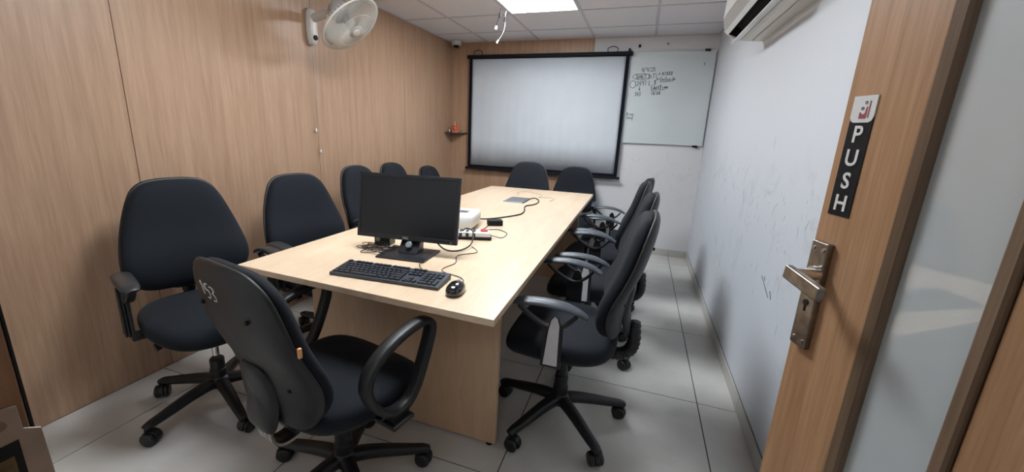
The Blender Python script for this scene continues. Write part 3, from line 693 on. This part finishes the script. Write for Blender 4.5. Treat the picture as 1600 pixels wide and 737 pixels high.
bm = bmesh.new(); tube(bm, [(-.665, 1.31, TZ + .012), (-.70, 1.335, z), (-.76, 1.345, z), (-.80, 1.38, TZ + .0095), (-.82, 1.45, TZ + .0105)], .0017, 6); tag(link('keyboard_cable', bm, 'cable', smooth=True), 'short black cable from the keyboard over the monitor base', 'cable')

# ================================================================== BACK WALL
YS = 4.665
ps_ = thing('projection_screen', 'large white hanging projection screen with black border', 'screen', (-1.12, YS, 0))
def bxz(x0, x1, y0, y1, z0_, z1_): return B(x0, x1, y0, y1, z0_, z1_)
X0s, X1s = -.895, .895
bm = bmesh.new(); lathe(bm, [(0, -.925), (.014, -.925), (.022, -.918), (.022, .918), (.014, .925), (0, .925)], 16, Matrix.Translation((0, .012, 2.112)) @ Matrix.Rotation(PI / 2, 4, 'Y')); link('case', bm, 'black', ps_)
# canvas with faint vertical waves
def canvas(x0, x1, z0_, z1_, y, nx=60, nz=4):
    bm = bmesh.new(); g = [[bm.verts.new((x0 + (x1 - x0) * i / nx, y + .0022 * math.sin(i * .55) * (1 - j / nz) ** 0 + .0014 * math.sin(i * 1.7 + 1), z0_ + (z1_ - z0_) * j / nz)) for j in range(nz + 1)] for i in range(nx + 1)]
    for i in range(nx):
        for j in range(nz): bm.faces.new((g[i][j], g[i + 1][j], g[i + 1][j + 1], g[i][j + 1]))
    return bm
cv = link('canvas', canvas(X0s + .035, X1s - .035, .872, 2.085, .012), 'canvas', ps_, smooth=True); sd = cv.modifiers.new('s', 'SOLIDIFY'); sd.thickness = .001
bm = bmesh.new(); box(bm, X0s, X0s + .0345, .008, .0105, .845, 2.10); box(bm, X1s - .0345, X1s, .008, .0105, .845, 2.10); box(bm, X0s + .0345, X1s - .0345, .008, .0105, 2.0855, 2.10); box(bm, X0s + .0345, X1s - .0345, .008, .0105, .845, .8715)
link('border', bm, 'navy', ps_)
bm = bmesh.new(); box(bm, -.925, .925, -.004, .022, .818, .8445); link('bottom_bar', bm, 'black', ps_, bevel=.005)
for sx in (-.79, .72):
    bm = bmesh.new(); tube(bm, [(sx - .045, .012, 2.13), (sx - .05, .012, 2.165), (sx, .02, 2.185), (sx + .05, .012, 2.165), (sx + .045, .012, 2.13)], .0045, 6, 4); link('hook', bm, 'black', ps_, smooth=True)
# glass writing board
gb = thing('glass_writing_board', 'pale glass writing board with marker scribbles beside the projection screen', 'whiteboard', (.0, 4.722, 0))
link('glass', B(-.56, .581, -.006, 0, 1.215, 2.130), 'glassboard', gb, bevel=.001)
for x, zz, k in ((.513, 2.133, 1), (-.235, 2.155, 0), (.526, 1.206, 1), (-.50, 1.206, 1)):
    bm = bmesh.new(); cyl(bm, (x, .0205, zz), (x, -.014, zz), .013, 16); box(bm, x - .035 * k - .004, x + .004, -.013, -.008, zz - .008, zz + .012); link('mirror_clip', bm, 'black', gb, bevel=.001)
FW = lambda x0, z0_: (lambda a, b: Vector((x0 + a, -.0072, z0_ + b + a * .04)))
for s, x, zz, h in (('4/9/25', -.095, 1.937, .038), ('36463 X T', -.150, 1.868, .042), ('2497 L T', -.130, 1.802, .042), ('}', .040, 1.845, .06), ('> A1888', .070, 1.900, .034), ('> Exclusive', .065, 1.848, .032), ('v', -.105, 1.755, .04), ('343', -.140, 1.700, .036), ('Lastline', .020, 1.768, .034), ('18/88', .020, 1.712, .032), ('Ring', -.195, 1.500, .03), ('tang', -.195, 1.465, .028)):
    link('scribble', scrawl(s, FW(x, zz), h, .0021 if s != 'Lastline' else .003, .60 if len(s) < 9 else .5), 'ink', gb)
bm = bmesh.new(); tube(bm, [(-.085 + .092 * math.cos(a), -.0072, 1.890 + .030 * math.sin(a)) for a in [k * PI / 6 for k in range(12)]], .002, 5, 3, True); link('scribble', bm, 'ink', gb)
bm = bmesh.new(); tube(bm, [(-.165 + .028 * math.cos(a), -.0072, 1.815 + .035 * math.sin(a)) for a in [k * PI / 6 for k in range(12)]], .0025, 5, 3, True); link('scribble', bm, 'ink', gb)
for x0, x1, zz in ((.10, .22, 1.838), (.02, .155, 1.755)):
    bm = bmesh.new(); tube(bm, [(x0, -.0072, zz), ((x0 + x1) / 2, -.0072, zz + .004), (x1, -.0072, zz + .010)], .002, 5, 3); link('scribble', bm, 'ink', gb)
bm = bmesh.new(); tube(bm, [(.486, -.0072, 2.02), (.488, -.0072, 1.995)], .003, 5, 0); link('scribble', bm, 'ink', gb)
bm = bmesh.new(); cyl(bm, (.130, YB, 2.205), (.130, YB - .012, 2.205), .007, 10); tag(link('wall_anchor', bm, 'black'), 'small dark wall plug above the middle of the glass board', 'plug')
bm = bmesh.new(); cyl(bm, (-.14, YB, 2.19), (-.14, YB - .03, 2.19), .013, 12); tag(link('wall_hook', bm, 'black'), 'round dark screw knob above the left end of the glass board', 'hook')
# corner shelf
t = thing('corner_shelf', 'small dark glass shelf in the left back corner', 'shelf', (XL, YB - .014, 1.245))
bm = bmesh.new(); prism(bm, [(.002, -.002), (.002, -.19), (.09, -.175), (.17, -.11), (.235, -.002)], -.004, .004, lambda p, a: (p[0], p[1], a)); link('glass_shelf', bm, 'shelf', t)
bm = bmesh.new(); cyl(bm, (.01, -.13, -.020), (.03, -.13, -.0045), .008, 10); cyl(bm, (.16, -.012, -.020), (.16, -.03, -.0045), .008, 10); link('bracket', bm, 'steel', t)
# seated figurine
fg = thing('figurine', 'small red and gold painted seated figurine on the corner shelf', 'figurine', (XL + .098, YB - .095, 1.2492))
def lump(name, m_, c, r, par=fg, n=14):
    bm = bmesh.new(); bmesh.ops.create_uvsphere(bm, u_segments=n, v_segments=10, radius=1)
    for v in bm.verts: v.co = Vector((v.co.x * r[0] + c[0], v.co.y * r[1] + c[1], v.co.z * r[2] + c[2]))
    return link(name, bm, m_, par, smooth=True)
bm = bmesh.new(); lathe(bm, [(0, 0), (.042, 0), (.044, .008), (.036, .014), (0, .014)], 20); link('pedestal', bm, 'gold', fg)
bm = bmesh.new(); prism(bm, [(-.040, .012), (-.040, .075), (-.025, .105), (0, .118), (.025, .105), (.040, .075), (.040, .012)], .012, .020, lambda p, a: (p[0], a, p[1])); link('back_plate', bm, 'idol', fg, bevel=.002)
lump('body', 'idol', (0, -.004, .042), (.024, .018, .028)); lump('head', 'gold', (0, -.006, .084), (.016, .015, .018))
bm = bmesh.new(); lathe(bm, [(.016, 0), (.017, .006), (.010, .020), (.004, .034), (0, .038)], 14, Matrix.Translation((0, -.004, .096))); link('crown', bm, 'gold', fg)
for s in (-1, 1):
    bm = bmesh.new(); tube(bm, [(s * .018, -.004, .060), (s * .036, -.012, .050), (s * .026, -.024, .040)], .006, 8); link('arm', bm, 'idol', fg, smooth=True)
    bm = bmesh.new(); tube(bm, [(s * .010, -.006, .022), (s * .040, -.016, .020), (s * .010, -.030, .020)], .009, 8); link('leg', bm, 'idol', fg, smooth=True)
t = thing('incense_holder', 'small silver cup with dark sticks left on the corner shelf', 'holder', (XL + .035, YB - .125, 1.2492))
bm = bmesh.new(); lathe(bm, [(0, 0), (.012, 0), (.010, .006), (.020, .024), (.022, .030), (.018, .030), (.008, .012), (0, .012)], 16); link('cup', bm, 'chrome', t, smooth=True)
bm = bmesh.new()
for k in range(5): cyl(bm, (0, 0, .013), (.02 * math.cos(k), .02 * math.sin(k), .055 + .004 * k), .0014, 6)
link('stick', bm, 'maroon', t)
t = thing('flower_dish', 'small bowl with dark leaves right on the corner shelf', 'bowl', (XL + .172, YB - .055, 1.2492))
bm = bmesh.new(); lathe(bm, [(0, 0), (.010, 0), (.020, .012), (.018, .012), (.008, .004), (0, .004)], 14); link('bowl', bm, 'gold', t, smooth=True)
for k in range(4):
    bm = bmesh.new(); a = k * 1.6; prism(bm, [(0, 0), (.012, .006), (.026, 0), (.012, -.006)], 0, .0012, lambda p, q: (p[0] * math.cos(a) - p[1] * math.sin(a), p[0] * math.sin(a) + p[1] * math.cos(a), .010 + p[0] * .7 + q)); link('leaf', bm, mat('dark leaf %d' % k, (.06, .09, .04), .6), t)
# ceiling camera
t = thing('security_camera', 'small white dome camera on the ceiling in the back left corner', 'camera', (-2.155, 4.60, H))
bm = bmesh.new(); lathe(bm, [(0, -.003), (.055, -.003), (.058, -.008), (.056, -.045), (.050, -.052), (0, -.052)], 24); link('housing', bm, 'cream', t, bevel=.001, seg=1)
bm = bmesh.new(); lathe(bm, [(.034, -.0525), (.033, -.064), (.022, -.078), (0, -.084)], 20); link('lens_dome', bm, 'black', t, smooth=True)
# hanging wires
def wire_thing(label, pts, m1, r, tipm, tip_r, tip_l, x, y):
    t = thing('hanging_cable', label, 'cable', (x, y, H))
    P = [(a - x, b - y, c - H) for a, b, c in pts]
    bm = bmesh.new(); tube(bm, P, r, 6, 5); link('wire', bm, m1, t, smooth=True)
    a, b = Vector(P[-2]), Vector(P[-1]); d = (b - a).normalized(); bm = bmesh.new(); cyl(bm, b, b + d * tip_l, tip_r * .6, 12, tip_r); link('connector', bm, tipm, t, bevel=.002)
    bm = bmesh.new(); a = Vector(P[1]); cyl(bm, a, a + Vector((-.003, 0, -.035)), .007, 10, .010); link('ferrule', bm, 'black', t)
wire_thing('dark cable with white round plug hanging from the ceiling by the light', [(-1.235, 3.50, H), (-1.240, 3.50, 2.25), (-1.262, 3.51, 2.20), (-1.278, 3.52, 2.155)], 'cable', .004, 'white', .013, .028, -1.235, 3.50)
wire_thing('white cable with small black sleeve hanging lowest from the ceiling', [(-1.205, 3.55, H), (-1.213, 3.55, 2.225), (-1.213, 3.55, 2.15), (-1.235, 3.55, 2.09), (-1.265, 3.55, 2.050)], 'white', .0014, 'white', .010, .03, -1.205, 3.55)

# ================================================================== WALL FAN
fn_ = thing('wall_fan', 'pale grey oscillating wall fan with wire cage high on the wood wall', 'fan', (XL, 2.45, 1.95))
# wall bracket: tall rounded plate with a bulging cover
bo = [(.036 * math.copysign(abs(math.cos(a)) ** .7, math.cos(a)), .120 * math.copysign(abs(math.sin(a)) ** .7, math.sin(a))) for a in [2 * PI * k / 32 for k in range(32)]]
bm = bmesh.new(); pillow(bm, bo, [(.0001, .0), (1, .0), (1, .020), (.95, .040), (.8, .052), (.4, .056)], lambda a, b, c: (c, a, b - .005)); link('wall_bracket', bm, 'cream', fn_, smooth=True)
bm = bmesh.new(); cyl(bm, (.050, -.004, -.075), (.064, -.004, -.075), .017, 18); link('speed_knob', bm, 'black', fn_, bevel=.002)
bm = bmesh.new(); tube(bm, [(.03, .0, .050), (.12, -.01, .060), (.21, -.03, .075)], .028, 12, 4); link('neck', bm, 'cream', fn_, smooth=True)
nrm = Vector((.664, .08, -.743)).normalized()
hub = Vector((-1.862 - XL, 2.370 - 2.45, 1.925 - 1.95))
q = nrm.to_track_quat('Z', 'Y').to_matrix().to_4x4()
FM = Matrix.Translation(hub) @ q     # local +z points out of the face of the fan
bm = bmesh.new(); lathe(bm, [(0, -.17), (.035, -.17), (.058, -.155), (.066, -.11), (.066, -.062), (.05, -.052), (0, -.052)], 24, FM); link('motor_housing', bm, 'fangrey', fn_, smooth=True)
bm = bmesh.new(); cyl(bm, (.19, -.025, .072), FM @ Vector((0, 0, -.10)), .026, 14); link('pivot', bm, 'cream', fn_)
RG = .205
cg = None
def ringpts(r, z, n=40): return [FM @ Vector((r * math.cos(2 * PI * k / n), r * math.sin(2 * PI * k / n), z)) for k in range(n)]
bm = bmesh.new(); path = ringpts(RG, 0); sweep(bm, path, circ(.0065, 8), True, up=nrm); cg = link('cage_rim', bm, 'cream', fn_, smooth=True)
NW = 96
fw = bmesh.new(); rw = bmesh.new()
for k in range(NW):
    a = 2 * PI * k / NW; c, s = math.cos(a), math.sin(a); tw = .16
    pf = [FM @ Vector((r * math.cos(a + tw * (1 - r / RG)), r * math.sin(a + tw * (1 - r / RG)), z)) for r, z in ((.045, .054), (.10, .050), (.155, .037), (.19, .019), (RG, .002))]
    sweep(fw, catmull([tuple(p) for p in pf], 2), circ(.0015, 3), up=nrm)
    if k % 2 == 0:
        pf = [FM @ Vector((r * c, r * s, z)) for r, z in ((.062, -.066), (.12, -.062), (.18, -.04), (RG, -.002))]
        sweep(rw, catmull([tuple(p) for p in pf], 2), circ(.0015, 3), up=nrm)
sweep(fw, ringpts(.125, .0455), circ(.0016, 5), True, up=nrm)
o = link('front_wires', fw, 'cream', fn_); o['kind'] = 'stuff'; o = link('rear_wires', rw, 'cream', fn_); o['kind'] = 'stuff'
bm = bmesh.new(); lathe(bm, [(0, .050), (.046, .050), (.048, .056), (.044, .062), (0, .065)], 28, FM); cap = link('hub_cap', bm, 'fangrey', fn_, smooth=True)
bm = bmesh.new(); pillow(bm, [(.034 * math.cos(a), .024 * math.sin(a)) for a in [2 * PI * k / 24 for k in range(24)]], [(.0001, .062), (1, .062), (.98, .0665), (.5, .068)], lambda a, b, c: FM @ Vector((a, b, c))); link('badge', bm, 'cream', cap)
bm = bmesh.new(); lathe(bm, [(0, -.05), (.032, -.05), (.034, .03), (.02, .04), (0, .04)], 20, FM); link('rotor_hub', bm, 'fangrey', fn_, smooth=True)
for k in range(3):
    bm = bmesh.new(); g = []
    for i in range(7):
        r = .03 + .155 * i / 6; wd = .42 * math.sin(PI * (.18 + .62 * i / 6)) + .25
        g.append([bm.verts.new(FM @ Vector((r * math.cos(k * 2.094 + wd * (j / 6 - .5) * 1.6), r * math.sin(k * 2.094 + wd * (j / 6 - .5) * 1.6), -.010 + .035 * (j / 6 - .5)))) for j in range(7)])
    for i in range(6):
        for j in range(6): bm.faces.new((g[i][j], g[i + 1][j], g[i + 1][j + 1], g[i][j + 1]))
    o = link('blade', bm, 'fangrey', fn_, smooth=True); sd = o.modifiers.new('s', 'SOLIDIFY'); sd.thickness = .002
# pull cords with beads
for dy, zb in ((-.010, 1.262), (.022, 1.110)):
    bm = bmesh.new(); zt = 1.84; tube(bm, [(.030, dy - .004, zt - 1.95), (.024, dy * .6, 1.6 - 1.95), (.014, dy, zb - 1.95)], .0011, 5, 4); c_ = link('pull_cord', bm, 'greycable', fn_)
    bm = bmesh.new(); lathe(bm, [(0, -.016), (.006, -.013), (.007, 0), (.004, .014), (0, .016)], 12, Matrix.Translation((.014, dy, zb - 1.95 - .014))); link('cord_bead', bm, 'white', c_, smooth=True)

# ================================================================== AIR CONDITIONER
ac = thing('air_conditioner', 'white split air conditioner mounted high on the right wall', 'air conditioner', (XR, 2.5, 1.862))
Y0, Y1 = 2.02, 2.946
def acp(p, a): return (p[0] - XR, a - 2.5, p[1] - 1.862)
prof = [(XR - .0005, 1.862), (.500, 1.868), (.480, 1.874), (.478, 1.93), (.425, 1.965), (.408, 1.904), (.388, 1.921), (.373, 1.985), (.378, 2.150), (.40, 2.175), (XR - .0005, 2.175)]
full = [(XR - .0005, 1.862), (.500, 1.868), (.4385, 1.882), (.408, 1.904), (.388, 1.921), (.373, 1.985), (.378, 2.150), (.40, 2.175), (XR - .0005, 2.175)]
bm = bmesh.new(); prism(bm, prof, Y0 + .008, Y1 - .008, acp); link('body', bm, 'cream', ac)
for a, b in ((Y0, Y0 + .0078), (Y1 - .0078, Y1)):
    bm = bmesh.new(); prism(bm, full, a, b, acp); link('end_cap', bm, 'cream', ac, bevel=.002)
bm = bmesh.new(); prism(bm, [(.4775, 1.876), (.4775, 1.930), (.4255, 1.963), (.4095, 1.9045), (.413, 1.9045), (.428, 1.957), (.474, 1.928), (.474, 1.876)], Y0 + .009, Y1 - .009, acp)
for a in (Y0 + .009, Y1 - .0115): prism(bm, [(.474, 1.878), (.474, 1.926), (.428, 1.956), (.414, 1.906)], a, a + .002, acp)
link('outlet_lining', bm, 'dark', ac)
bm = bmesh.new(); prism(bm, [(.4065, 1.9025), (.4075, 1.9045), (.388, 1.9205), (.3865, 1.9195)], Y0 + .001, Y1 - .001, acp); link('outlet_lip', bm, 'white', ac)
bm = bmesh.new(); prism(bm, [(.3862, 1.921), (.3878, 1.9215), (.3728, 1.9845), (.3712, 1.984)], Y0 + .001, Y1 - .001, acp); link('front_strip', bm, 'fangrey', ac)  # thin strip in darker grey laid over the slanted lower front face
bm = bmesh.new(); prism(bm, [(.430, 1.853), (.470, 1.866), (.474, 1.871), (.472, 1.874), (.447, 1.870), (.429, 1.858)], Y0 + .035, Y1 - .012, acp); link('louver', bm, 'white', ac, bevel=.001)
bm = bmesh.new(); prism(bm, [(.3705, 1.990), (.3725, 2.00), (.3775, 2.148), (.375, 2.148), (.369, 2.00)], Y0 + .004, Y1 - .004, acp); link('front_panel', bm, 'white', ac, bevel=.001)
bm = bmesh.new(); prism(bm, [(.535, 1.8615), (.5365, 1.8615), (.5365, 1.866), (.535, 1.866)], Y0 + .03, Y1 - .03, acp); link('seam', bm, 'greycable', ac)

# scuff marks scraped into the paint by the chair backs
random.seed(11)
def scuffs(axis_fn, spots, name, parent):
    bm = bmesh.new()
    for (a, b, n, sa, sb) in spots:
        for k in range(n):
            p, q_ = a + random.gauss(0, sa), b + random.gauss(0, sb); l = random.uniform(.006, .03); t_ = random.uniform(-.9, .3); w_ = random.uniform(.0006, .0016)
            dx, dz = l * math.sin(t_), l * math.cos(t_)
            prism(bm, [(p - dx, q_ - dz), (p + w_, q_), (p + dx, q_ + dz), (p - w_, q_)], 0, .0004, axis_fn)
    o = link(name, bm, 'scuff', parent); o['kind'] = 'stuff'
scuffs(lambda p, a: (XR - .0001 - a, p[0], p[1]), [(2.5, .95, 16, .30, .10), (3.2, 1.05, 14, .30, .07), (2.1, .75, 8, .15, .08), (3.9, 1.0, 10, .3, .1), (2.0, 1.02, 8, .2, .05)], 'scuff_mark', wr)
scuffs(lambda p, a: (p[0], YB - .0001 - a, p[1]), [(.22, .98, 12, .10, .06), (.0, 1.05, 6, .08, .04)], 'scuff_mark', wb)
bm = bmesh.new()
for P in ([(2.10, .690), (2.055, .672), (2.00, .650), (1.965, .635)], [(1.955, .668), (1.935, .650), (1.925, .640)], [(2.06, .70), (2.045, .684)]):
    sweep(bm, catmull([(XR - .0004, y, z_) for y, z_ in P], 4), circ(.0022, 5))
o = link('scratch', bm, 'scratch', wr)
